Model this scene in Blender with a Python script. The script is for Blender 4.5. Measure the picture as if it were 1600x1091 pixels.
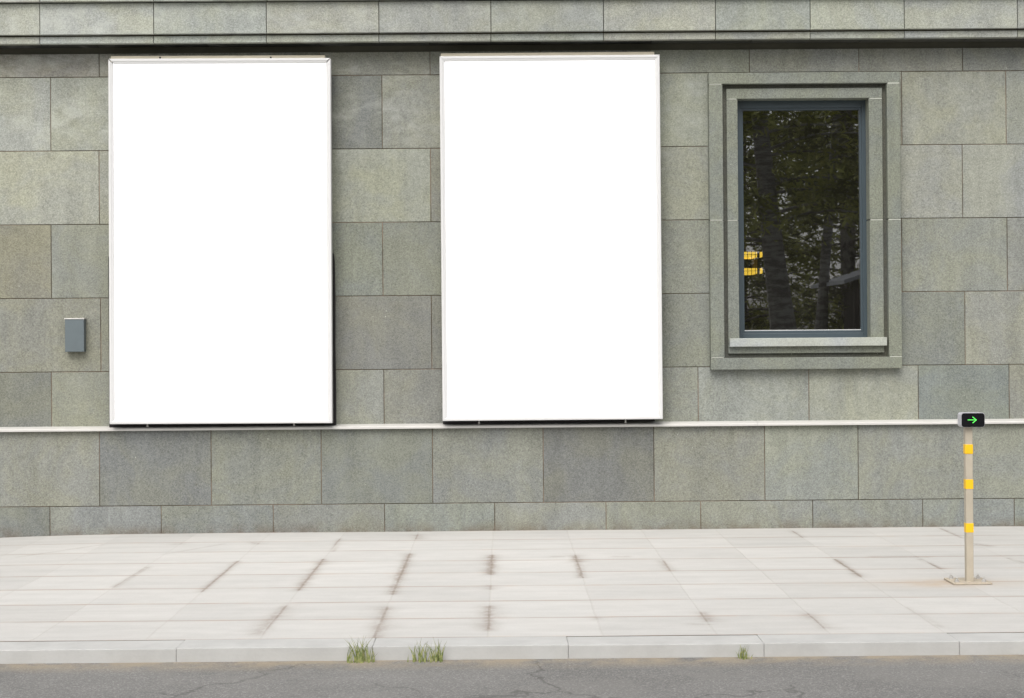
import bpy, bmesh, math, random
from mathutils import Vector, Matrix, noise
for o in list(bpy.data.objects): bpy.data.objects.remove(o)
sc = bpy.context.scene
col = sc.collection
rnd = random.Random(7)

# ---------------------------------------------------------------- camera
CX, CY, CZ = 0.27217, -13.61723, 1.57801
YAW, PITCH, ROLL, FPX, SY = 0.00617, 0.00322, -0.00794, 2609.1, -28.31
def cam_axes():
    cy, sy = math.cos(YAW), math.sin(YAW); cp, sp = math.cos(PITCH), math.sin(PITCH); cr, sr = math.cos(ROLL), math.sin(ROLL)
    f = Vector((sy*cp, cy*cp, sp)); r0 = Vector((cy, -sy, 0)); u0 = r0.cross(f)
    return cr*r0 + sr*u0, -sr*r0 + cr*u0, f
AR, AU, AF = cam_axes()
cd = bpy.data.cameras.new('camera'); cam = bpy.data.objects.new('camera', cd); col.objects.link(cam)
M4 = Matrix((AR, AU, -AF)).transposed().to_4x4(); M4.translation = (CX, CY, CZ)
cam.matrix_world = M4
cd.sensor_width = 36; cd.lens = 36*FPX/1600; cd.shift_y = SY/1600; cd.clip_start = .05; cd.clip_end = 2000
sc.camera = cam

# ---------------------------------------------------------------- overcast sky and soft sun
SUN_EL, SUN_AZ = math.radians(52), math.radians(195)
w = bpy.data.worlds.new('World'); sc.world = w; w.use_nodes = True
wn = w.node_tree; bg = wn.nodes['Background']
sky = wn.nodes.new('ShaderNodeTexSky'); sky.sky_type = 'NISHITA'; sky.sun_disc = False
sky.sun_elevation = SUN_EL; sky.sun_rotation = SUN_AZ; sky.air_density = 1.0; sky.dust_density = 4.0; sky.ozone_density = 1.0
hs = wn.nodes.new('ShaderNodeHueSaturation'); hs.inputs['Saturation'].default_value = 0.22   # cloud cover greys the sky
wn.links.new(sky.outputs[0], hs.inputs['Color']); wn.links.new(hs.outputs[0], bg.inputs[0]); bg.inputs[1].default_value = 0.13
sl = bpy.data.lights.new('sun', 'SUN'); sl.energy = 1.3; sl.angle = math.radians(50); sl.color = (1, .95, .88)
so = bpy.data.objects.new('sun', sl); col.objects.link(so)
so.rotation_euler = (math.radians(38), 0, math.radians(-15))
sc.view_settings.view_transform = 'Standard'; sc.view_settings.look = 'None'; sc.view_settings.gamma = 1
sc.view_settings.exposure = 0.66

# ---------------------------------------------------------------- helpers
def at(px, py, Y):
    'point on the plane y=Y that the photo shows at px,py'
    d = AF*FPX + AR*(px-800) - AU*(py-545.5-SY)
    t = (Y-CY)/d.y
    return Vector((CX, CY, CZ)) + t*d
def on_ground(px, py):
    d = AF*FPX + AR*(px-800) - AU*(py-545.5-SY)
    return Vector((CX, CY, CZ)) + (-CZ/d.z)*d
def lin(c): return tuple(((v/255)/12.92 if v <= 10 else ((v/255+.055)/1.055)**2.4) for v in c)

def obj(name, bm, mat, parent=None, smooth=False):
    me = bpy.data.meshes.new(name); bm.normal_update(); bm.to_mesh(me); bm.free()
    if smooth:
        for p in me.polygons: p.use_smooth = True
    o = bpy.data.objects.new(name, me); col.objects.link(o)
    if mat: me.materials.append(mat)
    if parent:
        o.parent = parent; o.matrix_parent_inverse = parent.matrix_world.inverted()
    return o
def tag(o, label=None, cat=None, group=None, kind=None):
    if label: o['label'] = label
    if cat: o['category'] = cat
    if group: o['group'] = group
    if kind: o['kind'] = kind
    return o
def thing(name, label, cat, loc=(0,0,0), group=None):
    o = bpy.data.objects.new(name, None); col.objects.link(o); o.location = loc
    o.empty_display_size = .1
    o.matrix_world = Matrix.Translation(loc)
    return tag(o, label, cat, group)
def box(bm, x0, x1, y0, y1, z0, z1, bev=0):
    n = bmesh.new()
    bmesh.ops.create_cube(n, size=1)
    bmesh.ops.scale(n, vec=(x1-x0, y1-y0, z1-z0), verts=n.verts)
    bmesh.ops.translate(n, vec=((x0+x1)/2, (y0+y1)/2, (z0+z1)/2), verts=n.verts)
    if bev: bmesh.ops.bevel(n, geom=n.edges[:], offset=bev, segments=2, affect='EDGES', profile=.5)
    me = bpy.data.meshes.new('t'); n.to_mesh(me); n.free(); bm.from_mesh(me); bpy.data.meshes.remove(me)
def cyl(bm, c, axis, r, h, seg=12, r2=None):
    n = bmesh.new(); bmesh.ops.create_cone(n, cap_ends=True, segments=seg, radius1=r, radius2=r if r2 is None else r2, depth=h)
    q = Vector((0,0,1)).rotation_difference(Vector(axis)).to_matrix().to_4x4()
    bmesh.ops.transform(n, matrix=Matrix.Translation(c) @ q, verts=n.verts)
    me = bpy.data.meshes.new('t'); n.to_mesh(me); n.free(); bm.from_mesh(me); bpy.data.meshes.remove(me)
def prism_x(bm, prof, x0, x1):
    'extrude a (y,z) outline along x'
    a = [bm.verts.new((x0, y, z)) for y, z in prof]; b = [bm.verts.new((x1, y, z)) for y, z in prof]
    n = len(prof)
    for i in range(n): bm.faces.new((a[i], a[(i+1)%n], b[(i+1)%n], b[i]))
    bm.faces.new(a[::-1]); bm.faces.new(b)
    bmesh.ops.recalc_face_normals(bm, faces=bm.faces[:])

class NT:
    def __init__(s, name):
        s.m = bpy.data.materials.new(name); s.m.use_nodes = True; s.t = s.m.node_tree
        s.b = s.t.nodes['Principled BSDF']
    def n(s, ty, **k):
        nd = s.t.nodes.new('ShaderNode'+ty)
        for a, v in k.items():
            if a.startswith('i_'): nd.inputs[int(a[2:]) if a[2:].isdigit() else a[2:].replace('_', ' ')].default_value = v
            else: setattr(nd, a, v)
        return nd
    def l(s, a, b): s.t.links.new(a, b)
    def math(s, op, a, b=None, c=None, clamp=False):
        nd = s.n('Math', operation=op, use_clamp=clamp)
        for i, v in enumerate((a, b, c)):
            if v is None: continue
            if isinstance(v, (int, float)): nd.inputs[i].default_value = v
            else: s.l(v, nd.inputs[i])
        return nd.outputs[0]
    def mix(s, f, a, b, bt='MIX'):
        nd = s.n('Mix', data_type='RGBA', blend_type=bt)
        for i, v in ((0, f), (6, a), (7, b)):
            if isinstance(v, (int, float)): nd.inputs[i].default_value = v
            elif isinstance(v, tuple): nd.inputs[i].default_value = (*v, 1)
            else: s.l(v, nd.inputs[i])
        return nd.outputs[2]
    def noise(s, vec, scale, detail=3, rough=.5, dist=0):
        nd = s.n('TexNoise'); nd.inputs['Scale'].default_value = scale; nd.inputs['Detail'].default_value = detail
        nd.inputs['Roughness'].default_value = rough; nd.inputs['Distortion'].default_value = dist
        if vec is not None: s.l(vec, nd.inputs['Vector'])
        return nd.outputs[0]
    def ramp(s, v, lo, hi, a=0., b=1.):
        nd = s.n('MapRange', clamp=True); nd.interpolation_type = 'SMOOTHSTEP'
        s.l(v, nd.inputs[0]); nd.inputs[1].default_value = lo; nd.inputs[2].default_value = hi
        nd.inputs[3].default_value = a; nd.inputs[4].default_value = b
        return nd.outputs[0]
    def col(s, v, rough=.6, spec=.4):
        if isinstance(v, tuple): s.b.inputs['Base Color'].default_value = (*v, 1)
        else: s.l(v, s.b.inputs['Base Color'])
        s.b.inputs['Roughness'].default_value = rough; s.b.inputs['Specular IOR Level'].default_value = spec
    def bump(s, h, strength=.3, dist=.003):
        nd = s.n('Bump'); nd.inputs['Strength'].default_value = strength; nd.inputs['Distance'].default_value = dist
        s.l(h, nd.inputs['Height']); s.l(nd.outputs[0], s.b.inputs['Normal'])
    def pos(s): return s.n('NewGeometry').outputs['Position']

def plain(name, c, rough=.5, spec=.4, metal=0, dirt=.12, scale=9, bumpy=0):
    n = NT(name); p = n.pos()
    f = n.noise(p, scale, 5, .6); g = n.noise(p, scale*14, 2, .5)
    k = n.math('ADD', n.math('MULTIPLY', n.ramp(f, .3, .7), dirt), n.math('MULTIPLY', g, dirt*.5))
    dark = tuple(v*.55 for v in c)
    n.col(n.mix(k, c, dark), rough, spec); n.b.inputs['Metallic'].default_value = metal
    if bumpy: n.bump(g, bumpy, .002)
    return n.m

# granite cladding: tint and seed come with each slab
def stone_material(name, streak=1.0, fixed=None, grit=1.0):
    n = NT(name); p = n.pos()
    if fixed is None:
        at_ = n.n('Attribute', attribute_name='tone'); rgb, seed = at_.outputs['Color'], at_.outputs['Alpha']
    else:
        c = n.n('RGB'); c.outputs[0].default_value = (*fixed, 1); rgb = c.outputs[0]; seed = 0.3
    off = n.n('CombineXYZ')
    for i, kk in enumerate((37., 19., 53.)):
        n.l(n.math('MULTIPLY', seed, kk), off.inputs[i])
    va = n.n('VectorMath', operation='ADD'); n.l(p, va.inputs[0]); n.l(off.outputs[0], va.inputs[1]); v = va.outputs[0]
    vor = n.n('TexVoronoi'); vor.inputs['Scale'].default_value = 115; n.l(v, vor.inputs['Vector'])
    grain = n.noise(v, 95, 3, .75)
    fine = n.noise(v, 240, 2, .6)
    blot = n.noise(v, 2.3, 5, .6, .6)
    blot2 = n.noise(v, 6.5, 4, .65, .8)
    mpn = n.n('Mapping'); mpn.inputs['Scale'].default_value = (5.5, 5, .7); n.l(v, mpn.inputs[0])
    st = n.noise(mpn.outputs[0], 1.6, 5, .62, .5)
    sepv = n.n('SeparateColor'); n.l(vor.outputs['Color'], sepv.inputs[0])
    g = n.math('ADD', n.math('MULTIPLY', n.math('SUBTRACT', grain, .5), 1.35), n.math('MULTIPLY', n.math('SUBTRACT', sepv.outputs[0], .5), .34))
    g = n.math('ADD', g, n.math('MULTIPLY', n.math('SUBTRACT', fine, .5), .8))
    g = n.math('ADD', g, n.math('MULTIPLY', n.math('SUBTRACT', blot2, .5), .34))
    g = n.math('ADD', g, n.math('MULTIPLY', n.math('SUBTRACT', st, .5), (.44*streak)))
    mpw = n.n('Mapping'); mpw.inputs['Scale'].default_value = (3.2, 3, .55); n.l(p, mpw.inputs[0])
    run = n.noise(mpw.outputs[0], 1.1, 6, .66, .4)
    g = n.math('ADD', n.math('MULTIPLY', g, grit*.88), n.math('MULTIPLY', n.math('SUBTRACT', run, .5), .38*streak)); g = n.math('ADD', g, 1.0)
    comb = n.n('CombineColor')
    for i in range(3): n.l(g, comb.inputs[i])
    c = n.mix(1.0, rgb, comb.outputs[0], 'MULTIPLY')
    warm = n.mix(1.0, c, (1.02, 1.025, .93), 'MULTIPLY'); cool = n.mix(1.0, c, (.95, .97, .985), 'MULTIPLY')
    c = n.mix(n.ramp(blot, .36, .64), cool, warm)
    # pale mineral bloom, strongest high on the left where rain runs off the ledge
    sx = n.n('SeparateXYZ'); n.l(p, sx.inputs[0])
    hz = n.ramp(sx.outputs[2], 2.6, 3.5); lx = n.ramp(sx.outputs[0], 4.5, -3.0, .15, 1)
    mp2 = n.n('Mapping'); mp2.inputs['Scale'].default_value = (2.2, 2, 4.2); mp2.inputs['Rotation'].default_value = (0, .5, 0); n.l(v, mp2.inputs[0])
    bl = n.ramp(n.noise(mp2.outputs[0], 1.5, 6, .62, .5), .46, .72)
    k = n.math('MULTIPLY', n.math('MULTIPLY', hz, lx), n.math('MULTIPLY', bl, .30*streak))
    c = n.mix(k, c, lin((200, 203, 196)))
    # scattered pits and pock marks on the lower courses
    pit = n.ramp(n.noise(v, 21, 2, .5), .735, .78); low = n.ramp(sx.outputs[2], 1.0, .25)
    c = n.mix(n.math('MULTIPLY', n.math('MULTIPLY', pit, low), .55), c, lin((70, 66, 58)))
    sp = n.ramp(n.noise(v, 33, 2, .5), .775, .80)
    c = n.mix(n.math('MULTIPLY', sp, .5), c, lin((205, 205, 195)))
    # rising damp and splash dirt at the very foot
    ft = n.math('MULTIPLY', n.ramp(sx.outputs[2], .11, -.02), n.ramp(n.noise(p, 7, 4, .6), .35, .65))
    c = n.mix(n.math('MULTIPLY', ft, .6), c, lin((96, 84, 70)))
    n.col(c, .82, .3); n.bump(n.math('ADD', grain, fine), .35, .002)
    return n.m
STONE = stone_material('granite')
TRIM = stone_material('granite_trim', .5, lin((117, 120, 113)))
SILL = stone_material('granite_sill', .3, lin((158, 161, 159)), .55)
MORT = NT('mortar')
_p = MORT.pos(); _f = MORT.ramp(MORT.noise(_p, 1.7, 4, .6), .42, .62); _g = MORT.noise(_p, 30, 3, .6)
MORT.col(MORT.mix(_f, MORT.mix(_g, lin((66, 60, 52)), lin((96, 84, 68))), lin((140, 122, 106))), .95, .1); MORT = MORT.m
LIMEM = plain('lime_mortar', lin((196, 198, 188)), .9, .2, dirt=.5, scale=20)
SOFF = stone_material('soffit_shaded_stone', .4)

# ---------------------------------------------------------------- facade
bld = thing('stone_building', 'grey green granite clad ground floor wall with moulded ledge above and low plinth', 'building', (0, 0, 0))
KT = 0.83
def slab_mesh(slabs, axis='y', bm=None):
    'slabs: (x0,x1,z0,z1,front,back,tone,seed); each slab is a chamfered block with its own tint'
    bm = bm or bmesh.new(); lay = bm.loops.layers.float_color.get('tone') or bm.loops.layers.float_color.new('tone')
    for (x0, x1, z0, z1, f, b, tone, seed) in slabs:
        c = .0022; f = f + rnd.uniform(-.0012, .0012)
        tl = [rnd.uniform(-.0008, .0008) for _ in range(4)]
        if axis == 'y':
            A = [(x0, b, z0), (x1, b, z0), (x1, b, z1), (x0, b, z1)]
            B = [(x0, f+c, z0), (x1, f+c, z0), (x1, f+c, z1), (x0, f+c, z1)]
            C = [(x0+c, f+tl[0], z0+c), (x1-c, f+tl[1], z0+c), (x1-c, f+tl[2], z1-c), (x0+c, f+tl[3], z1-c)]
        else:   # soffit: z0,z1 are y limits, f is underside height, b top
            A = [(x0, z0, b), (x1, z0, b), (x1, z1, b), (x0, z1, b)]
            B = [(x0, z0, f+c), (x1, z0, f+c), (x1, z1, f+c), (x0, z1, f+c)]
            C = [(x0+c, z0+c, f), (x1-c, z0+c, f), (x1-c, z1-c, f), (x0+c, z1-c, f)]
        va, vb, vc = [[bm.verts.new(q) for q in L] for L in (A, B, C)]
        fs = [bm.faces.new(vc)]
        for i in range(4):
            j = (i+1) % 4
            fs.append(bm.faces.new((va[i], va[j], vb[j], vb[i]))); fs.append(bm.faces.new((vb[i], vb[j], vc[j], vc[i])))
        m_ = sum(tone)/3; m2 = m_ if m_ < 105 else 137+(m_-137)*.84; tone = tuple(m2+(v-m_)*.50 for v in tone)
        col4 = (*[v*KT for v in lin(tone)], seed)
        for fc in fs:
            for lp in fc.loops: lp[lay] = col4
    bmesh.ops.recalc_face_normals(bm, faces=bm.faces[:])
    return bm
def X(px, Y=0, py=517): return at(px, py, Y).x
Z0, ZL = 1.316, .872
ZB = .2261; XR = 9.0; XL = -8.6
GAP = .0055
def row(xs, z0, z1, front, tones, thick=.03, cut=None, pyc=517, start=XL, end=XR, axis='y'):
    e = [X(x, front, pyc) for x in xs]; tones = list(tones)+[tones[-1]]*(len(e)+1-len(tones)); base_t = list(tones)
    while e[0]-.9 > start+.2: e.insert(0, e[0]-.9); tones.insert(0, rnd.choice(base_t))
    while e[-1]+.9 < end-.2: e.append(e[-1]+.9); tones.append(rnd.choice(base_t))
    e = [start]+e+[end]; out = []
    for i in range(len(e)-1):
        t = tones[min(i, len(tones)-1)]
        t = tuple(v + rnd.uniform(-1.5, 1.5) for v in t)
        segs = [(e[i]+GAP/2, e[i+1]-GAP/2)]
        if cut:
            a, b = cut; ns = []
            for s0, s1 in segs:
                if s1 <= a or s0 >= b: ns.append((s0, s1)); continue
                if s0 < a: ns.append((s0, a))
                if s1 > b: ns.append((b, s1))
            segs = ns
        sd = rnd.random()
        for s0, s1 in segs:
            out.append((s0, s1, z0+GAP/2, z1-GAP/2, front, front+thick, t, sd))
    return out
WCUT = (X(1122), X(1399))
S = []
ZR = at(800, 79.3, 0).z
S += row([155,327,499,672,844,1016,1171,1342,1504,1677], Z0+2.4, ZR, 0, [(150,146,134),(152,148,134),(140,140,130),(136,137,126),(132,134,124),(134,136,124),(140,143,128),(138,140,128),(136,137,127),(130,132,124),(140,140,130)], pyc=100)
S += row([79,252,424,597,770,942,1107,1280,1409,1572], Z0+1.8, Z0+2.4, 0, [(164,167,153),(160,165,148),(150,150,140),(122,126,119),(142,145,128),(140,140,130),(152,155,137),(150,150,140),(150,150,140),(150,153,136),(145,148,137)], cut=WCUT, pyc=170)
S += row([155,328,500,673,845,1016,1190,1330,1504], Z0+1.2, Z0+1.8, 0, [(166,167,148),(158,160,144),(150,150,140),(152,155,134),(131,133,120),(140,140,130),(145,148,132),(140,140,130),(151,154,141),(152,155,146)], cut=WCUT, pyc=290)
S += row([80,252,425,598,771,944,1117,1290,1409,1574], Z0+.6, Z0+1.2, 0, [(143,140,116),(142,145,130),(140,140,130),(131,135,123),(129,132,118),(130,130,120),(133,137,123),(130,130,120),(130,130,120),(140,142,130),(139,141,130)], cut=WCUT, pyc=400)
S += row([157.5,330,502,674.5,847,1019,1192,1365,1508], Z0, Z0+.6, 0, [(140,139,122),(137,138,122),(130,130,120),(126,129,118),(122,124,114),(130,130,120),(131,135,121),(130,130,120),(128,131,123),(147,149,134)], cut=WCUT, pyc=520)
S += row([80.5,254,427,600,773,946,1091,1264,1435,1577], ZL-.012, Z0, 0, [(122,124,113),(141,146,126),(130,130,120),(142,146,131),(131,134,120),(130,130,120),(138,141,128),(149,153,140),(151,154,136),(124,133,124),(140,141,126)], pyc=620)
obj('wall_cladding', slab_mesh(S), STONE, bld)
P = row([155.5,330,502,676,849,1022,1195,1341,1514], ZB, .846, -.05, [(139,142,127),(121,124,117),(131,135,122),(122,127,118),(131,135,126),(114,118,110),(133,137,124),(141,144,132),(135,139,129),(139,141,131)], pyc=730)
obj('plinth', slab_mesh(P), STONE, bld)
B = row([78,252,427,601,773,947,1095,1270,1442,1585], -.09, ZB, -.05, [(124,128,119),(131,137,131),(128,134,126),(132,136,126),(134,139,131),(138,141,131),(139,142,129),(138,142,130),(136,140,131),(132,138,131),(128,134,128)], pyc=810)
obj('base_course', slab_mesh(B), STONE, bld)
# mortar backing with the window opening left free
ox0, ox1 = X(1150), X(1364); oz0 = at(1250, 533, 0).z; oz1 = at(1250, 150, 0).z
bm = bmesh.new()
box(bm, XL, ox0, .006, .30, -.1, ZR-.004); box(bm, ox1, XR, .006, .30, -.1, ZR-.004)
box(bm, XL, XR, .025, .30, ZR-.0035, 6.0)
box(bm, ox0, ox1, .006, .30, oz1, ZR-.004); box(bm, ox0, ox1, .006, .30, -.1, oz0)
box(bm, XL, XR, -.044, .004, -.1, .852)
obj('wall_core', bm, MORT, bld)
# flashing that caps the plinth
CAP = plain('pale_ledge_cap', (.53, .52, .495), .55, .4, dirt=.22, scale=3)
bm = bmesh.new(); xs = XL
for xe in (X(-60), X(415), X(1180), XR):
    prism_x(bm, [(.004, .846), (-.078, .846), (-.086, .837), (-.092, .837), (-.092, .851), (-.086, .858), (-.0, .872), (.004, .872)], xs+.001, xe-.001); xs = xe
obj('plinth_cap', bm, CAP, bld)
bm = bmesh.new(); box(bm, XL, XR, -.066, -.052, .836, .8455); obj('cap_bedding', bm, LIMEM, bld)

# cornice: soffit, fillet, fascia and the ledge above it
CF = -.20; ZS = at(800, 63.3, CF).z; ZR = at(800, 79.3, 0).z; FJ = [-115,62,240,416,592,767,943,1118,1266,1413,1590]
SO = row([155,327,499,672,844,1016,1171,1342,1504,1677], CF+.001, .011, 0, [(50,49,44),(50,50,42),(48,49,44),(46,47,42),(48,48,42),(48,48,43),(66,67,60),(76,77,69),(80,81,72),(74,75,68)], pyc=80)  # shade beneath the cornice is put into these dark tones, weaker to the right
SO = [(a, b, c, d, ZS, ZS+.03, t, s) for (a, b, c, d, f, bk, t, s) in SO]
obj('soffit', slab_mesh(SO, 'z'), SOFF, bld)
zf0 = at(800, 62.5, -.46).z; zf1 = at(800, 51, -.46).z
FT = [(168,170,160),(170,172,162),(168,172,162),(160,166,154),(158,162,150),(152,156,146),(150,155,144),(160,162,148),(152,156,145),(160,164,150),(158,161,152),(150,154,144)]
FI = row(FJ, ZS-.004, ZS+.056, CF, [tuple(min(255, v*1.06) for v in t) for t in FT], .06, pyc=60)
obj('cornice_fillet', slab_mesh(FI), STONE, bld)
FT1 = at(800, .5, CF-.035).z
FA = row(FJ, ZS+.0625, FT1, CF-.035, [tuple(v+6 for v in t) for t in FT], .05, pyc=25)
obj('cornice_fascia', slab_mesh(FA), STONE, bld)
CO = row(FJ, FT1+.002, 4.50, CF-.075, FT, .08, pyc=0)
obj('upper_course', slab_mesh(CO), STONE, bld)
bm = bmesh.new(); box(bm, XL, XR, CF+.012, .165, ZS+.02, 5.2)
obj('cornice_core', bm, plain('dark_joint', lin((82, 77, 68)), .9, .1), bld)
bm = bmesh.new(); box(bm, XL, XR, .012, .024, ZR-.003, ZS+.01); obj('recess_shade_strip', bm, plain('recess_shade', lin((88, 87, 78)), .9, .2, dirt=.4, scale=3), bld)  # dark strip put in for the shadow line under the cornice
# roof and side walls so that the block is closed
WR = plain('render_wall', lin((150, 150, 140)), .9, .2)
bm = bmesh.new(); box(bm, XL, XR, -.5, 5, 6.0, 6.15); box(bm, XL-.2, XL, -.5, 5, -.1, 6.0); box(bm, XR, XR+.2, -.5, 5, -.1, 6.0); box(bm, XL, XR, 4.8, 5, -.1, 6.0)
box(bm, XL, XR, -.18, .14, 5.2, 6.0)
obj('outer_shell', bm, WR, bld)

# ---------------------------------------------------------------- window
def zz(py, Y, px=1255): return at(px, py, Y).z
win = tag(thing('window', 'x', 'x', (X(1255), 0, 1.5)), None, None)
del win['label']; del win['category']
win.name = 'window'; win.parent = bld; win.matrix_parent_inverse = Matrix.Identity(4)
# stepped stone surround, outer then inner band
def ring(bm, x0, x1, z0, z1, wl, wr, wt, wb, f, b, zj, skip_bottom=False, bev=.004):
    g = .0035
    box(bm, x0, x1, f, b, z1-wt, z1, bev)                                    # head
    for a, c in ((x0, x0+wl), (x1-wr, x1)):
        box(bm, a, c, f, b, zj+g, z1-wt-g, bev); box(bm, a, c, f, b, z0+wb+g, zj-g, bev)
    if not skip_bottom: box(bm, x0, x1, f, b, z0, z0+wb, bev)
OF = -.075
a0, a1 = X(1110.5, OF), X(1409.5, OF); b0 = zz(577, OF); b1 = zz(113, OF)
bm = bmesh.new()
ring(bm, a0, a1, b0, b1, X(1132, OF)-a0, a1-X(1389, OF), b1-zz(130.5, OF), zz(558.5, OF)-b0, OF, .02, zz(343.5, OF))
obj('outer_surround', bm, TRIM, bld)
IF = -.012
c0, c1 = X(1130, IF), X(1390, IF); d0 = zz(556, IF); d1 = zz(131, IF)
bm = bmesh.new()   # recessed groove bed, then the inner band on it
i0, i1 = X(1138, -.04), X(1381.5, -.04); k1 = zz(138, -.04)
ring(bm, i0, i1, zz(552, -.04), k1, X(1155.3, -.04)-i0, i1-X(1360.5, -.04), k1-zz(154, -.04), .08, -.04, .13, zz(344, -.04))
obj('inner_surround', bm, TRIM, bld)
bm = bmesh.new()
zj = zz(344, 0)
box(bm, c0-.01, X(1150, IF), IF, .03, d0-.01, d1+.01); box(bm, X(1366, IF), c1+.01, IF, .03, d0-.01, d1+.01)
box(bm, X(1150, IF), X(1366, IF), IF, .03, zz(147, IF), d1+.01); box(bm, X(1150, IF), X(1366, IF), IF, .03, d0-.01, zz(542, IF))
obj('surround_groove', bm, stone_material('groove_shaded_stone', .5, lin((88, 88, 82))), bld)  # trim stone coloured darker to carry the shade in the groove
for (x0, x1, f, ys) in ((a0+.004, X(1130.5, OF), OF, (130.9, 343.5, 558.3)), (X(1390.5, OF), a1-.004, OF, (130.2, 343.2, 557.8)),
                        (i0+.003, X(1154, -.04), -.04, (154.3, 344.)), (X(1362, -.04), i1-.003, -.04, (154., 343.7))):
    for y in ys:
        z = zz(y, f, 1130 if x0 < 2.6 else 1395); bm = bmesh.new(); box(bm, x0, x1, f+.001, f+.03, z-.0055, z+.0055); obj('pointing', bm, LIMEM, bld)
bm = bmesh.new(); box(bm, X(1140.5, -.085), X(1386, -.085), -.085, .115, zz(541.2, -.085), zz(528, -.085), .004)
obj('window_sill', bm, SILL, bld)

FR = plain('slate_blue_paint', lin((60, 72, 79)), .42, .5, dirt=.1, scale=4)
Wf = .085
def frame_ring(x0, x1, z0, z1, wl, wr, wt, wb, f, b, bev=.003):
    bm = bmesh.new()
    box(bm, x0, x0+wl, f, b, z0, z1, bev); box(bm, x1-wr, x1, f, b, z0, z1, bev)
    box(bm, x0+wl-.001, x1-wr+.001, f+.0008, b, z1-wt, z1, bev); box(bm, x0+wl-.001, x1-wr+.001, f+.0008, b, z0, z0+wb, bev)
    return bm
gx0, gx1 = X(1164, Wf), X(1346, Wf); gz0, gz1 = zz(516.5, Wf), zz(172, Wf)
f0, f1 = X(1153, Wf), X(1362, Wf); h0, h1 = zz(531, Wf), zz(157, Wf)
obj('frame', frame_ring(f0, f1, h0, h1, gx0-f0-.018, f1-gx1-.018, h1-gz1-.018, gz0-h0-.022, Wf, .17), FR, win)
obj('sash', frame_ring(gx0-.02, gx1+.02, gz0-.024, gz1+.02, .020, .020, .020, .024, Wf+.014, .16), FR, win)
bm = bmesh.new(); box(bm, gx0, gx1, Wf+.018, Wf+.024, gz0-.002, gz0+.006)
obj('glazing_bead', bm, plain('aluminium_bead', (.55, .56, .56), .35, .6, dirt=.1), win)
g = NT('window_glass'); g.t.nodes.remove(g.b)
gl = g.n('BsdfGlossy'); gl.inputs['Roughness'].default_value = .010; gl.inputs['Color'].default_value = (.95, .97, 1, 1)
tr = g.n('BsdfTransparent'); tr.inputs['Color'].default_value = (.55, .58, .56, 1)
fz = g.n('Fresnel'); fz.inputs['IOR'].default_value = 3.0
mx = g.n('MixShader'); g.l(fz.outputs[0], mx.inputs[0]); g.l(tr.outputs[0], mx.inputs[1]); g.l(gl.outputs[0], mx.inputs[2])
wv = g.n('Bump'); wv.inputs['Strength'].default_value = .12; wv.inputs['Distance'].default_value = .002
g.l(g.noise(g.pos(), 1.6, 1, .4), wv.inputs['Height']); g.l(wv.outputs[0], gl.inputs['Normal'])
df = g.n('BsdfDiffuse'); df.inputs['Color'].default_value = (.5, .48, .44, 1); m3 = g.n('MixShader')
g.l(g.math('MULTIPLY', g.ramp(g.noise(g.pos(), 3, 4, .6), .3, .7, .5, 1), .016), m3.inputs[0]); g.l(mx.outputs[0], m3.inputs[1]); g.l(df.outputs[0], m3.inputs[2])   # thin diffuse haze added to lift the dark pane
g.l(m3.outputs[0], g.t.nodes['Material Output'].inputs[0])
bm = bmesh.new(); vs = [bm.verts.new(q) for q in ((gx0-.01, .118, gz0-.01), (gx1+.01, .118, gz0-.01), (gx1+.01, .118, gz1+.01), (gx0-.01, .118, gz1+.01))]; bm.faces.new(vs)
obj('pane', bm, g.m, win)
# dark room behind it
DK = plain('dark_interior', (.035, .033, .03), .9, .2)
bm = bmesh.new(); ra, rb = ox0-1.6, ox1+1.2
box(bm, ra-.1, ra, .30, 4.6, .0, 4.2); box(bm, rb, rb+.1, .30, 4.6, .0, 4.2); box(bm, ra, rb, 4.5, 4.6, .0, 4.2)
box(bm, ra, rb, .30, 4.5, .0, .1); box(bm, ra, rb, .30, 4.5, 4.1, 4.2)
obj('room', bm, DK, bld)
# glowing slatted lamp inside
LY = 1.3
lm = thing('hanging_lamp', 'glowing yellow slatted lamp hanging in the dark room behind the window', 'lamp', (X(1170, LY), LY, zz(410, LY)))
e = NT('lamp_glow'); e.b.inputs['Emission Color'].default_value = (1, .62, .06, 1); e.b.inputs['Emission Strength'].default_value = 1.15; e.col((.5, .35, .1))
lx0, lx1 = X(1148, LY), X(1184, LY)
for y0, y1 in ((393, 402), (418.5, 427.5)):
    bm = bmesh.new(); box(bm, lx0, lx1, LY, LY+.3, zz(y1, LY), zz(y0, LY), .006); box(bm, X(1189, LY), X(1193, LY), LY+.02, LY+.28, zz(y1, LY)+.004, zz(y0, LY), .006)
    obj('shade', bm, e.m, lm)
bm = bmesh.new()
for x in (1157, 1163, 1169, 1175, 1181): xx = X(x, LY); box(bm, xx-.0018, xx+.0018, LY-.012, LY-.003, zz(430, LY), zz(390, LY))
for y in (397.5, 423): z = zz(y, LY); box(bm, lx0, lx1, LY-.016, LY-.012, z-.0016, z+.0016)
box(bm, X(1187.0, LY)-.012, X(1187.0, LY)+.004, LY-.012, LY+.3, zz(432, LY), zz(388, LY)); cyl(bm, (X(1170, LY), LY+.15, (zz(393, LY)+4.1)/2), (0,0,1), .006, 4.1-zz(393, LY), 8)
box(bm, X(1184, LY), X(1186.5, LY), LY-.01, LY+.3, zz(430, LY), zz(390, LY))
obj('cage', bm, DK, lm)

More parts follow.
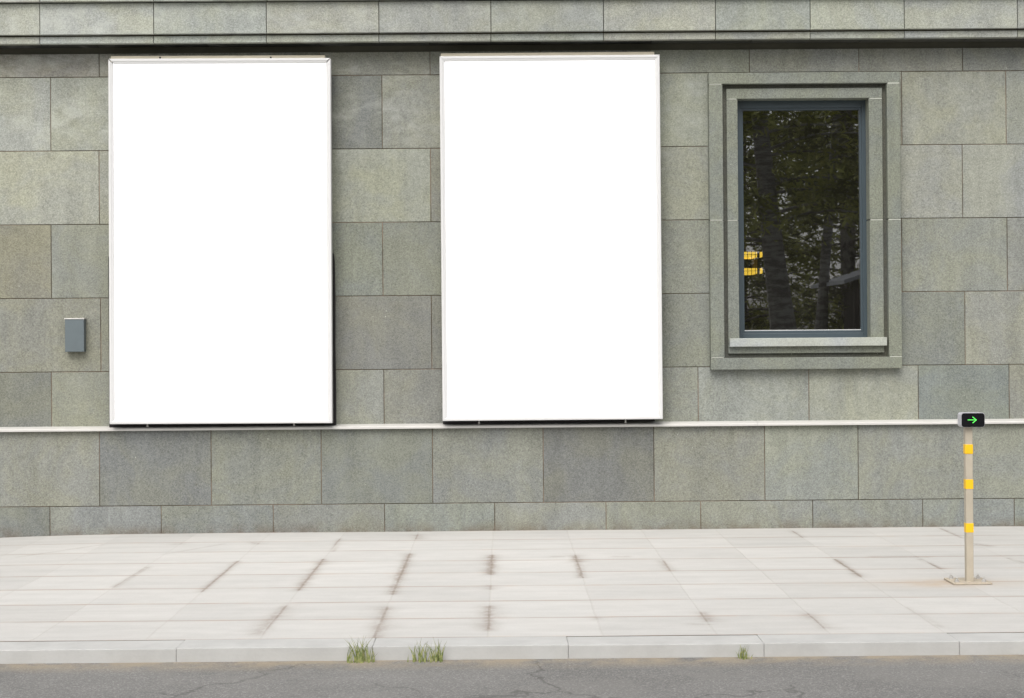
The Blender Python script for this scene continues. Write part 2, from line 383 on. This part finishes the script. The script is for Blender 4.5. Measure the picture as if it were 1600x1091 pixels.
# ---------------------------------------------------------------- poster light boxes
FRAMEM = plain('white_enamel', (.60, .60, .60), .4, .5, dirt=.06, scale=2)
PANEL = NT('blank_white_poster'); _q = PANEL.noise(PANEL.pos(), .8, 2); PANEL.col(PANEL.mix(_q, (.90, .90, .90), (.88, .88, .885)), .35, .5); PANEL.b.inputs['Emission Color'].default_value = (1, 1, 1, 1); PANEL.b.inputs['Emission Strength'].default_value = .45; PANEL = PANEL.m   # even glow added to bring the panels up to full white
BEIGE = plain('aged_aluminium', lin((214, 205, 184)), .6, .4, dirt=.3, scale=5)
BLACK = plain('black_rubber_sheet', (.012, .010, .011), .7, .3, dirt=.3, scale=6)
STEEL = plain('zinc_steel', (.55, .54, .52), .4, .5, metal=.6, dirt=.2, scale=30)
YF = -.17
def light_box(tl, trr, br, bl, label, gap_top, strip, sheet, bolts, holes):
    c = [at(*q, YF) for q in (tl, trr, br, bl)]
    ctr = sum(c, Vector())/4
    W_ = ((c[1]-c[0]).length + (c[2]-c[3]).length)/2; H_ = ((c[0]-c[3]).length + (c[1]-c[2]).length)/2
    d = (c[1]-c[0]+c[2]-c[3]); ang = math.atan2(d.z, d.x)
    th = thing('poster_light_box', label, 'light box', (ctr.x, 0, ctr.z-H_/2), 'blank light boxes on the granite wall')
    rot = Matrix.Translation(ctr) @ Matrix.Rotation(-ang, 4, 'Y')
    prof = [(0, .075), (0, .004), (.004, 0), (.019, 0), (.023, .003), (.036, .006), (.040, .016), (.040, .024)]   # inset, depth behind the face
    hw, hh = W_/2, H_/2
    sides = [((-1, 1), (1, 1)), ((1, 1), (1, -1)), ((1, -1), (-1, -1)), ((-1, -1), (-1, 1))]
    for si, ((sx0, sz0), (sx1, sz1)) in enumerate(sides):
        bm = bmesh.new(); L = []
        g0 = gap_top if (sz0 == 1) else .0006; g1 = gap_top if (sz1 == 1) else .0006
        tx, tz = (sx1-sx0)/2, (sz1-sz0)/2
        for end, (sx_, sz_), gg, sg in ((0, (sx0, sz0), g0, 1), (1, (sx1, sz1), g1, -1)):
            L.append([bm.verts.new((sx_*(hw-i_)+tx*gg*sg, d_, sz_*(hh-i_)+tz*gg*sg)) for i_, d_ in prof])
        n_ = len(prof)
        for i_ in range(n_-1): bm.faces.new((L[0][i_], L[0][i_+1], L[1][i_+1], L[1][i_]))
        bm.faces.new((L[0][n_-1], L[0][0], L[1][0], L[1][n_-1]))
        bm.faces.new(L[0]); bm.faces.new(L[1][::-1])
        bmesh.ops.recalc_face_normals(bm, faces=bm.faces[:]); bmesh.ops.transform(bm, matrix=rot, verts=bm.verts)
        obj('frame_rail', bm, FRAMEM, th)
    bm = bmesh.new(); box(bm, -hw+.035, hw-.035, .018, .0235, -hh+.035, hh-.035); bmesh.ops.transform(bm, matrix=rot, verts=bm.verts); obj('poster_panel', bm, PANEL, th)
    bm = bmesh.new(); box(bm, -hw+.012, hw-.012, .0755, .082, -hh+.010, hh-.012); box(bm, -hw+.0415, hw-.0415, .026, .074, -hh+.0415, hh-.0415)
    bmesh.ops.transform(bm, matrix=rot, verts=bm.verts); obj('inner_tray', bm, BLACK, th)
    sx0, sx1, sy0, sy1 = strip; ys = -.085
    bm = bmesh.new(); box(bm, X(sx0, ys), X(sx1, ys), ys, -.02, zz(640, ys, sx0), at(sx0, sy0, ys).z, .003)
    # shear the top with the slope of the box itself
    for v in bm.verts: v.co.z += -(v.co.x-X(sx0, ys))*math.sin(-ang)
    obj('housing', bm, BEIGE, th)
    if holes:
        for hx in holes: bm = bmesh.new(); q = at(hx, sy0+2.6, ys-.004); cyl(bm, (q.x, ys-.001, q.z), (0, 1, 0), .008, .006, 10); obj('housing_screw', bm, BLACK, th)
    bm = bmesh.new(); yb = -.055
    pts = [at(x, y, yb) for x, y in sheet]
    a = [bm.verts.new((q.x, yb, q.z)) for q in pts]; b = [bm.verts.new((q.x, yb+.05, q.z)) for q in pts]
    for i in range(len(a)): j = (i+1) % len(a); bm.faces.new((a[i], a[j], b[j], b[i]))
    bm.faces.new(a); bm.faces.new(b[::-1]); bmesh.ops.recalc_face_normals(bm, faces=bm.faces[:])
    # keep clear of the housing
    obj('backing_sheet', bm, BLACK, th)
    for bx, by in bolts:
        q = at(bx, by, -.082); bm = bmesh.new()
        cyl(bm, (q.x, -.082, q.z), (0, 0, 1), .004, .03, 10); cyl(bm, (q.x, -.082, q.z+.002), (0, 0, 1), .0085, .006, 6); cyl(bm, (q.x, -.082, q.z-.009), (0, 0, 1), .010, .004, 12)
        obj('levelling_bolt', bm, STEEL, th)
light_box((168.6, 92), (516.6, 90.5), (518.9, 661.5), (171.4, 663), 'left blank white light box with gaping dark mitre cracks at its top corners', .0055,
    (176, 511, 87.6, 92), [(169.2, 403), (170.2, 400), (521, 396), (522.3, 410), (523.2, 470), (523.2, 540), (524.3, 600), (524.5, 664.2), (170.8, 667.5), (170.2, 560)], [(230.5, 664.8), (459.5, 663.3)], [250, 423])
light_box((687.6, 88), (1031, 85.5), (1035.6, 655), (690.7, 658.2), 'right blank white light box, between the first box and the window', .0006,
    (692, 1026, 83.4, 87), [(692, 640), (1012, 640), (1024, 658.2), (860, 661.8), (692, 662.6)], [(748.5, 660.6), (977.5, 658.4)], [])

# ---------------------------------------------------------------- grey junction box
jb = thing('junction_box', 'small slate grey metal box on the wall left of the light boxes', 'junction box', (X(116), 0, at(116, 551, 0).z))
GREY = plain('slate_grey_powder_coat', lin((92, 102, 106)), .5, .45, dirt=.16, scale=8)
bm = bmesh.new(); box(bm, X(101.3, -.07), X(131.2, -.07), -.07, -.004, at(116, 550, -.07).z, at(116, 498.7, -.07).z, .004); obj('cover', bm, GREY, jb)
bm = bmesh.new(); box(bm, X(100.6, -.07), X(131.8, -.07), -.073, -.003, at(116, 499.2, -.07).z+.0005, at(116, 497.6, -.07).z+.002, .0015); obj('top_edge_glint', bm, STEEL, jb)  # pale strip stands in for sky light on the bevelled top edge

# ---------------------------------------------------------------- ground
VX, VP = .1892, .6
def gz(x, y):
    t = max(0., min(1., (-2.5-x)/2.2)); t = t*t
    return -.065*t*max(0., min(1., 1+y/3.5)) + .0015*noise.noise(Vector((x*.9, y*.9, 0)))
PV = NT('pale_paving'); n = PV; p = n.pos(); sx = n.n('SeparateXYZ'); n.l(p, sx.inputs[0])
wob = n.math('MULTIPLY', n.math('SUBTRACT', n.noise(p, 3.2, 3, .6), .5), .016)
u = n.math('DIVIDE', n.math('ADD', n.math('SUBTRACT', sx.outputs[0], VX-60), wob), VP); v = n.math('DIVIDE', n.math('ADD', n.math('SUBTRACT', -.05+60, sx.outputs[1]), wob), VP)
def tri(a): return n.math('ABSOLUTE', n.math('SUBTRACT', n.math('FRACT', n.math('ADD', a, .5)), .5))
du, dv = tri(u), tri(v)
cell = n.n('CombineXYZ'); n.l(n.math('FLOOR', u), cell.inputs[0]); n.l(n.math('FLOOR', v), cell.inputs[1])
wn_ = n.n('TexWhiteNoise', noise_dimensions='2D'); n.l(cell.outputs[0], wn_.inputs['Vector'])
sa = n.n('Attribute', attribute_name='stain'); ss = n.n('SeparateColor'); n.l(sa.outputs['Color'], ss.inputs[0])
big = n.noise(p, 1.3, 5, .62); mid = n.noise(p, 6, 5, .65); fin = n.noise(p, 70, 3, .7)
mpx = n.n('Mapping'); mpx.inputs['Scale'].default_value = (.55, 3.2, 1); n.l(p, mpx.inputs[0])
strk = n.noise(mpx.outputs[0], 2.2, 5, .62, .3)
base = n.mix(n.ramp(big, .35, .65), (.435, .429, .414), (.440, .431, .414))
val = n.math('ADD', n.math('MULTIPLY', n.math('SUBTRACT', wn_.outputs[0], .5), .08), 1.0)
for a_, k_ in ((mid, .16), (fin, .16), (strk, .30)): val = n.math('ADD', val, n.math('MULTIPLY', n.math('SUBTRACT', a_, .5), k_))
cc = n.n('CombineColor'); [n.l(val, cc.inputs[i]) for i in range(3)]
base = n.mix(1.0, base, cc.outputs[0], 'MULTIPLY')
vis = n.ramp(n.noise(p, 1.1, 3, .6), .34, .56, .25, 1)
jy = n.math('MULTIPLY', n.ramp(dv, .036, .010), n.math('MULTIPLY', vis, .8)); jx = n.math('MULTIPLY', n.ramp(du, .014, .004), .11)
halo = n.math('MULTIPLY', n.ramp(dv, .11, .0), n.math('MULTIPLY', n.ramp(mid, .45, .65), .34))
base = n.mix(halo, base, lin((176, 156, 140)))
base = n.mix(n.math('MAXIMUM', jy, jx), base, lin((148, 137, 128)))
stn = n.math('MULTIPLY', ss.outputs[0], n.ramp(n.noise(p, 11, 6, .78), .30, .58, .25, 1.25), clamp=True)
core = n.math('MULTIPLY', n.math('MULTIPLY', n.math('MAXIMUM', n.ramp(du, .020, .004), n.ramp(dv, .022, .006)), n.math('MULTIPLY', n.ramp(ss.outputs[0], .1, .5), n.ramp(n.noise(p, 9, 4, .7), .35, .6, .2, 1.))), .5)
gum = n.math('MULTIPLY', n.ramp(n.noise(p, 14, 2, .5), .76, .79), .4)
base = n.mix(gum, base, lin((150, 142, 132)))
# run-off film hugs the joints inside each stain
base = n.mix(n.math('MULTIPLY', stn, .72), base, lin((122, 110, 99)))
base = n.mix(core, base, lin((118, 104, 94)))
base = n.mix(n.math('MULTIPLY', ss.outputs[1], n.ramp(n.noise(p, 9, 4, .6), .2, .6, .4, 1.1)), base, lin((170, 156, 140)))
crack = n.ramp(n.noise(p, 2.3, 5, .7, 1.5), .69, .75)
base = n.mix(n.math('MULTIPLY', crack, .12), base, lin((170, 150, 135)))
n.col(base, .78, .25); n.bump(n.math('ADD', n.math('MULTIPLY', n.math('MAXIMUM', n.ramp(dv, .018, .006), n.ramp(du, .012, .004)), -1.), n.math('MULTIPLY', fin, .25)), .4, .003)
# stains seen in the photo: (px0,py0)-(px1,py1) segment, half width m, strength
ST = [((640,866),(612,928),.045,.85),((506,874),(466,922),.05,.7),((445,948),(402,990),.07,.5),((603,950),(586,1000),.07,.55),((768,868),(767,897),.055,.9),
      ((764,948),(763,985),.075,.6),((899,868),(909,902),.035,.8),((897,869),(903,877),.07,.75),((1034,877),(1048,892),.05,.5),((372,877),(315,924),.035,.6),
      ((232,886),(178,918),.03,.45),((160,851),(25,870),.02,.4),((530,842),(520,862),.03,.4),((652,836),(654,842),.06,.5),((1098,958),(1108,970),.06,.5),((1306,874),(1343,900),.03,.85),((1334,896),(1345,901),.05,.5),
      ((1438,874),(1472,889),.022,.7),((1238,830),(1256,840),.03,.5),((1470,826),(1503,841),.02,.5),((1525,850),(1545,853),.06,.45),((1262,960),(1290,980),.06,.4),((1420,950),(1470,980),.03,.25),
      ((1080,975),(1110,976),.03,.35),((865,870),(880,870),.05,.4),((275,850),(285,850),.06,.3),((930,965),(932,967),.05,.35),((394,848),(400,850),.06,.45),((350,850),(258,866),.02,.3),((1575,872),(1600,880),.02,.4),((700,918),(780,918),.02,.3),((762,915),(766,921),.05,.4),((285,878),(400,880),.02,.2),((960,870),(980,870),.04,.35),((1360,870),(1600,868),.03,.35),((1290,872),(1450,871),.025,.4)]
STW = [(on_ground(*a), on_ground(*b), hw, s) for a, b, hw, s in ST]
pb = on_ground(1516, 911)
bm = bmesh.new(); lay = bm.verts.layers.float_color.new('stain')
GX0, GX1, GY0, GY1 = -9.0, 9.4, -4.85, -.02; NX, NY = 700, 241
grid = []
for j in range(NY+1):
    rowv = []
    y = GY1+(GY0-GY1)*j/NY
    for i in range(NX+1):
        x = GX0+(GX1-GX0)*i/NX
        vv = bm.verts.new((x, y, gz(x, y))); s_ = 0.
        for a, b, hw, st in STW:
            if min(a.x, b.x)-.4 < x < max(a.x, b.x)+.4 and min(a.y, b.y)-.3 < y < max(a.y, b.y)+.3:
                ab = Vector((b.x-a.x, b.y-a.y)); t = ((x-a.x)*ab.x+(y-a.y)*ab.y)/max(1e-6, ab.length_squared); t = max(0, min(1, t))
                dx = x-a.x-ab.x*t; dy = y-a.y-ab.y*t
                ww = hw*1.1*(.8+.6*noise.noise(Vector((x*5, y*5, 3))))
                ds = math.hypot(dx, dy*.8)/max(.012, ww)
                s_ = max(s_, st*(.62*math.exp(-ds*ds)+.55*math.exp(-(ds*2.6)**2)))
        dd = math.hypot((x-pb.x+.12)/.62, (y-pb.y)/.19)
        dd2 = math.hypot((x-pb.x+.15)/.26, (y-pb.y)/.17)
        h = min(1., (.42*math.exp(-dd*dd)+.4*math.exp(-dd2**4)))
        vv[lay] = (min(1, s_), h, 0, 1); rowv.append(vv)
    grid.append(rowv)
for j in range(NY):
    for i in range(NX): bm.faces.new((grid[j+1][i], grid[j+1][i+1], grid[j][i+1], grid[j][i]))
tag(obj('pavement', bm, PV.m, smooth=True), kind='structure')

KB = plain('kerb_stone', (.43, .43, .42), .85, .25, dirt=.25, scale=5, bumpy=.3)
bm = bmesh.new(); x = -9.4; rk = random.Random(3)
while x < 9.6:
    L = 1.0; box(bm, x+.0004, x+L-.0004, -5.09+rk.uniform(-.002, .002), -4.8505, -.3, rk.uniform(-.001, .002), .004); x += L
tag(obj('kerb', bm, KB), kind='structure')
AS = NT('asphalt'); p = AS.pos(); f = AS.noise(p, 160, 3, .7); b_ = AS.noise(p, 1.2, 5, .6); a_ = AS.math('ADD', AS.math('MULTIPLY', f, .19), AS.math('MULTIPLY', b_, .10))
vr = AS.n('TexVoronoi'); vr.inputs['Scale'].default_value = 150; AS.l(p, vr.inputs['Vector']); sp_ = AS.n('SeparateColor'); AS.l(vr.outputs['Color'], sp_.inputs[0])
a_ = AS.math('ADD', a_, AS.math('MULTIPLY', AS.ramp(sp_.outputs[0], .6, 1.), .09)); cc = AS.n('CombineColor'); AS.l(a_, cc.inputs[0]); AS.l(AS.math('MULTIPLY', a_, .985), cc.inputs[1]); AS.l(AS.math('MULTIPLY', a_, .95), cc.inputs[2])
syz = AS.n('SeparateXYZ'); AS.l(p, syz.inputs[0])
gut = AS.math('MULTIPLY', AS.ramp(syz.outputs[1], -5.4, -5.09), AS.ramp(AS.noise(p, 5, 5, .65), .3, .6))
vc = AS.n('TexVoronoi', feature='DISTANCE_TO_EDGE'); vc.inputs['Scale'].default_value = .9; va_ = AS.n('VectorMath', operation='ADD'); nv = AS.n('TexNoise'); nv.inputs['Scale'].default_value = 4; nv.inputs['Detail'].default_value = 6; AS.l(p, nv.inputs['Vector']); sc_ = AS.n('VectorMath', operation='SCALE'); sc_.inputs['Scale'].default_value = .35; AS.l(nv.outputs['Color'], sc_.inputs[0]); AS.l(p, va_.inputs[0]); AS.l(sc_.outputs[0], va_.inputs[1]); AS.l(va_.outputs[0], vc.inputs['Vector'])
crk = AS.math('MULTIPLY', AS.ramp(vc.outputs['Distance'], .012, .003), AS.ramp(AS.noise(p, .7, 3), .45, .55))
blk = AS.mix(AS.math('MULTIPLY', AS.ramp(AS.noise(p, 1.9, 5, .65, .8), .50, .62), .35), cc.outputs[0], (.19, .186, .175))
blk = AS.mix(AS.math('MULTIPLY', crk, .45), blk, (.05, .048, .045))
AS.col(AS.mix(AS.math('MULTIPLY', gut, .75), blk, lin((150, 138, 118))), .9, .25); AS.bump(f, .6, .004)
bm = bmesh.new(); vs = [bm.verts.new(q) for q in ((-60, -14.5, -.07), (60, -14.5, -.07), (60, -5.0, -.07), (-60, -5.0, -.07))]; bm.faces.new(vs)
tag(obj('road', bm, AS.m), kind='structure')
EARTH = NT('earth_and_grass'); p = EARTH.pos(); EARTH.col(EARTH.mix(EARTH.ramp(EARTH.noise(p, .8, 6, .65), .4, .6), (.10, .12, .045), (.16, .14, .10)), .95, .1)
bm = bmesh.new(); bmesh.ops.create_grid(bm, x_segments=8, y_segments=8, size=900); bmesh.ops.translate(bm, vec=(0, 0, -.14), verts=bm.verts)
tag(obj('ground', bm, EARTH.m), kind='structure')

# grass tufts in the gutter
GR = NT('grass_blade'); gi = GR.n('ObjectInfo'); pz = GR.n('SeparateXYZ'); GR.l(GR.pos(), pz.inputs[0])
GR.col(GR.mix(GR.ramp(GR.noise(GR.pos(), 40, 2), .35, .65), (.12, .16, .045), (.30, .31, .13)), .6, .3); GR.b.inputs['Subsurface Weight'].default_value = 0
def tuft(px, n_, h, spread, label):
    y = -5.135; c = at(px, 1001, y); r = random.Random(int(px))
    bm = bmesh.new()
    for _ in range(n_):
        x0 = r.gauss(0, spread); y0 = r.uniform(-.03, .03); a = r.uniform(0, 6.28); hh = h*r.uniform(.45, 1.05)*(1-.35*min(1, abs(x0)/(2.2*spread))); lean = r.uniform(.1, .55)*hh
        wd = r.uniform(.0022, .0042); prev = None
        for k in range(5):
            t = k/4; cxx = x0+math.cos(a)*lean*t*t; cyy = y0+math.sin(a)*lean*t*t*.6; cz = hh*t*(1-.12*t); ww = wd*(1-t*.93)
            q = (bm.verts.new((cxx-ww, cyy, cz)), bm.verts.new((cxx+ww, cyy+.001, cz)))
            if prev: bm.faces.new((prev[0], prev[1], q[1], q[0]))
            prev = q
    o = obj('grass_tuft', bm, GR.m); o.location = (c.x, y, -.07); tag(o, label, 'grass tuft', 'grass tufts along the kerb')
tuft(563, 44, .155, .032, 'tall green grass tuft left of centre, growing against the kerb')
tuft(655, 26, .14, .03, 'thin green grass tuft in the kerb gutter, second from the left')
tuft(683, 22, .15, .02, 'small upright grass tuft just right of the thin tuft at the kerb')
tuft(1160, 22, .095, .02, 'low lone grass tuft at the kerb beneath the left side of the window')

# ---------------------------------------------------------------- post with arrow display
B0 = on_ground(1514.6, 911.5); PYY = B0.y; pxx = B0.x
post = thing('signal_post', 'beige square post with yellow bands carrying a black display with green arrow', 'signal post', (pxx, PYY, 0))
POSTM = plain('beige_post_paint', lin((172, 163, 147)), .55, .4, dirt=.22, scale=12)
ptop = at(1513, 668, PYY).z; hw = .0228
bm = bmesh.new(); box(bm, pxx-hw, pxx+hw, PYY-hw, PYY+hw, .008, ptop+.02, .004); obj('post', bm, POSTM, post)
YEL = plain('yellow_reflective_band', (.77, .46, .010), .45, .4, dirt=.1, scale=25)
for y0, y1, ex in ((694.5, 710, .004), (749.5, 764.5, .002), (818, 832.5, .002)):
    bm = bmesh.new(); box(bm, pxx-hw-ex*.6, pxx+hw+ex*.6, PYY-hw-ex*.6, PYY+hw+ex*.6, at(1513, y1, PYY-.03).z, at(1513, y0, PYY-.03).z, .001 if ex < .003 else .005); obj('yellow_band', bm, YEL, post)
PLM = plain('weathered_base_plate', lin((176, 166, 150)), .8, .3, dirt=.35, scale=20)
bm = bmesh.new(); pa, pb2 = on_ground(1490, 914.5), on_ground(1552, 914.5)
px0, px1, py0 = pa.x, pb2.x, pa.y; py1 = py0+.235
box(bm, px0, px1, py0, py1, .001, .013, .003); pl_ = obj('base_plate', bm, PLM, post)
for bx in (px0+.035, px1-.04):
    for by in (py0+.05, py1-.05):
        bm = bmesh.new(); cyl(bm, (bx, by, .016), (0,0,1), .016, .005, 14); cyl(bm, (bx, by, .023), (0,0,1), .012, .011, 6); cyl(bm, (bx, by, .032), (0,0,1), .006, .014, 10); obj('anchor_bolt', bm, STEEL, pl_)
# display head
YD = PYY-.055
s0, s1 = X(1502.5, YD, 656), X(1538.5, YD, 656); t0, t1 = at(1520, 667.3, YD).z, at(1520, 645.8, YD).z
def rbox(x0, x1, z0, z1, y0, y1, r, seg=5):
    bm = bmesh.new(); pts = []
    for cx_, cz_, a0_ in ((x1-r, z1-r, 0), (x0+r, z1-r, 90), (x0+r, z0+r, 180), (x1-r, z0+r, 270)):
        for k in range(seg+1): a = math.radians(a0_+90*k/seg); pts.append((cx_+r*math.cos(a), cz_+r*math.sin(a)))
    A = [bm.verts.new((x, y0, z)) for x, z in pts]; Bv = [bm.verts.new((x, y1, z)) for x, z in pts]; m = len(pts)
    for i in range(m): bm.faces.new((A[i], A[(i+1)%m], Bv[(i+1)%m], Bv[i]))
    bm.faces.new(A); bm.faces.new(Bv[::-1]); bmesh.ops.recalc_face_normals(bm, faces=bm.faces[:]); return bm
SILV = plain('silver_housing', (.46, .46, .49), .35, .5, dirt=.1, scale=20)
hd = obj('display_housing', rbox(s0-.002, s1+.002, t0-.002, t1+.003, YD+.003, YD+.085, .017), SILV, post)
FACE = plain('black_gloss_face', (.008, .008, .010), .15, .5, dirt=.1)
obj('display_face', rbox(s0, s1, t0, t1, YD, YD+.003, .016), FACE, hd)
ar = NT('green_led'); ar.b.inputs['Emission Color'].default_value = (.10, 1, .10, 1); ar.b.inputs['Emission Strength'].default_value = .7; ar.col((.1, .5, .1))
bm = bmesh.new()
def A_(x, y): return at(x, y, YD-.0015)
def seg_(bm, a, b, wd):
    d = (b-a).normalized(); nn = Vector((-d.z, 0, d.x))*wd/2
    q = [a+nn, a-nn, b-nn, b+nn]; f_ = [bm.verts.new((v.x, YD-.003, v.z)) for v in q]; k_ = [bm.verts.new((v.x, YD-.0002, v.z)) for v in q]
    bm.faces.new(f_); [bm.faces.new((f_[i], f_[(i+1)%4], k_[(i+1)%4], k_[i])) for i in range(4)]
seg_(bm, A_(1512, 656.3), A_(1525, 656.3), .0034); seg_(bm, A_(1519.6, 651.6), A_(1525.8, 656.5), .0034); seg_(bm, A_(1519.6, 661.2), A_(1525.8, 656.1), .0034)
bmesh.ops.recalc_face_normals(bm, faces=bm.faces[:]); obj('green_arrow', bm, ar.m, hd)

# ---------------------------------------------------------------- across the street (seen in the window glass)
BARK = NT('bark'); BARK.col(BARK.mix(BARK.ramp(BARK.noise(BARK.pos(), 5, 6, .7), .35, .65), (.05, .042, .035), (.24, .22, .19)), .95, .1)
PALE = NT('pale_bark'); _m = PALE.n('Mapping'); _m.inputs['Scale'].default_value = (1, 1, 4); PALE.l(PALE.pos(), _m.inputs[0]); PALE.col(PALE.mix(PALE.ramp(PALE.noise(_m.outputs[0], 3, 5, .7), .4, .6), (.13, .12, .105), (.26, .25, .23)), .9, .1)
def leafmat(name, a, b):
    L = NT(name); L.col(L.mix(L.ramp(L.noise(L.pos(), 1.3, 3), .35, .65), a, b), .7, .2); return L.m
LEAF = leafmat('needle_foliage', (.10, .105, .035), (.36, .37, .10))
def tube(bm, pts, rs, seg=8):
    prev = None
    for i, (q, r) in enumerate(zip(pts, rs)):
        d = (pts[min(i+1, len(pts)-1)]-pts[max(i-1, 0)]).normalized(); s = d.cross(Vector((.3, .9, .1))).normalized(); t = d.cross(s)
        ring_ = [bm.verts.new(q+(s*math.cos(6.283*k/seg)+t*math.sin(6.283*k/seg))*r) for k in range(seg)]
        if prev:
            for k in range(seg): bm.faces.new((prev[k], prev[(k+1)%seg], ring_[(k+1)%seg], ring_[k]))
        prev = ring_
def tree(x, y, h, r0, low, spread, nbr, nleaf, bark, seed, lean, label, lsize=.07):
    r = random.Random(seed); th = thing('tree', label, 'tree', (x, y, -.14), 'trees across the road')
    bm = bmesh.new(); pts = []; rs = []
    for k in range(11):
        t = k/10; pts.append(Vector((x+lean*t+.18*math.sin(3*t+seed), y+.15*math.sin(4*t+seed), -.2+h*t))); rs.append(r0*(1.5-1.0*min(t*6, 1)*.5)*(1-.85*t) if t < .2 else r0*(1-.88*t))
    tube(bm, pts, rs, 10); tips = []
    for b in range(nbr):
        t = low+(1-low)*(b+r.random())/nbr; k = min(9, int(t*10)); q = pts[k].lerp(pts[k+1], t*10-k)
        a = r.uniform(0, 6.28); L = spread*(1-.65*(t-low)/(1-low))*r.uniform(.6, 1.1); bp = [q]; d = Vector((math.cos(a), math.sin(a), r.uniform(-.05, .35)))
        for s in range(1, 6):
            bp.append(bp[-1]+d*L/5); d = (d+Vector((r.uniform(-.2, .2), r.uniform(-.2, .2), -.14))).normalized()
        tube(bm, bp, [r0*.18*(1-t*.6)*(1-.16*s) for s in range(6)], 5); tips.append(bp)
    obj('trunk', bm, bark.m, th)
    bm = bmesh.new()
    for _ in range(nleaf):
        bp = tips[r.randrange(len(tips))]; f = r.uniform(.25, 1)*5; k = min(4, int(f)); c = bp[k].lerp(bp[k+1], f-k)
        c = c+Vector((r.gauss(0, .22), r.gauss(0, .22), r.gauss(-.12, .2)))
        s = lsize*r.uniform(.5, 1.4); n1 = Vector((r.gauss(0, 1), r.gauss(0, 1), r.gauss(0, .6))).normalized(); n2 = n1.orthogonal().normalized()
        bm.faces.new([bm.verts.new(c+n1*s*1.6), bm.verts.new(c+n2*s*.4), bm.verts.new(c-n1*s*1.6), bm.verts.new(c-n2*s*.4)])
    obj('crown', bm, LEAF, th)
tree(6.20, -20, 12, .29, .30, 3.2, 40, 8000, PALE, 3, -.9, 'thick trunked tree across the road, reflected in the window centre')
tree(7.5, -23.5, 13, .15, .34, 2.6, 26, 5000, PALE, 5, .5, 'slim pale barked tree across the road, reflected between the thick trunk and the kiosk')
tree(8.6, -27, 12, .22, .16, 3.6, 46, 8500, BARK, 8, .2, 'dark tree across the road behind the kiosk, reflected at the window right')
tree(6.6, -31, 13, .28, .12, 3.8, 46, 9500, BARK, 11, -.2, 'dense tree across the road, reflected at the window left edge')
tree(10.4, -36, 14, .28, .05, 4.6, 54, 18000, BARK, 13, .2, 'farthest dark tree across the road, reflected behind the others')
tree(8.2, -40, 14, .28, .04, 4.8, 54, 18000, BARK, 17, -.2, 'low branched tree closing the gap between the reflected trunks')
kio = thing('kiosk', 'low dark kiosk with pale metal roof across the road, reflected in the window', 'kiosk', (10.4, -23, -.14))
bm = bmesh.new(); box(bm, 8.3, 13.6, -25.2, -22.8, -.14, 2.6)
for xx in (7.85, 8.15, 8.9, 9.9, 10.9, 12.2): box(bm, xx-.05, xx+.05, -21.8, -21.7, -.14, 2.72)
obj('wall', bm, plain('dark_timber', (.06, .05, .042), .8, .2), kio)
bm = bmesh.new()
for y0_, y1_ in ((-21.5, -25.4),):
    P_ = [(7.55, 2.72), (9.3, 3.25), (14, 3.25), (14, 3.16), (9.3, 3.16), (7.55, 2.64)]
    A = [bm.verts.new((x_, y0_, z_)) for x_, z_ in P_]; Bv = [bm.verts.new((x_, y1_, z_)) for x_, z_ in P_]
    for q in range(6): bm.faces.new((A[q], A[(q+1)%6], Bv[(q+1)%6], Bv[q]))
    bm.faces.new(A); bm.faces.new(Bv[::-1])
bmesh.ops.recalc_face_normals(bm, faces=bm.faces[:])
obj('roof', bm, plain('pale_roof_metal', (.34, .35, .37), .5, .4), kio)
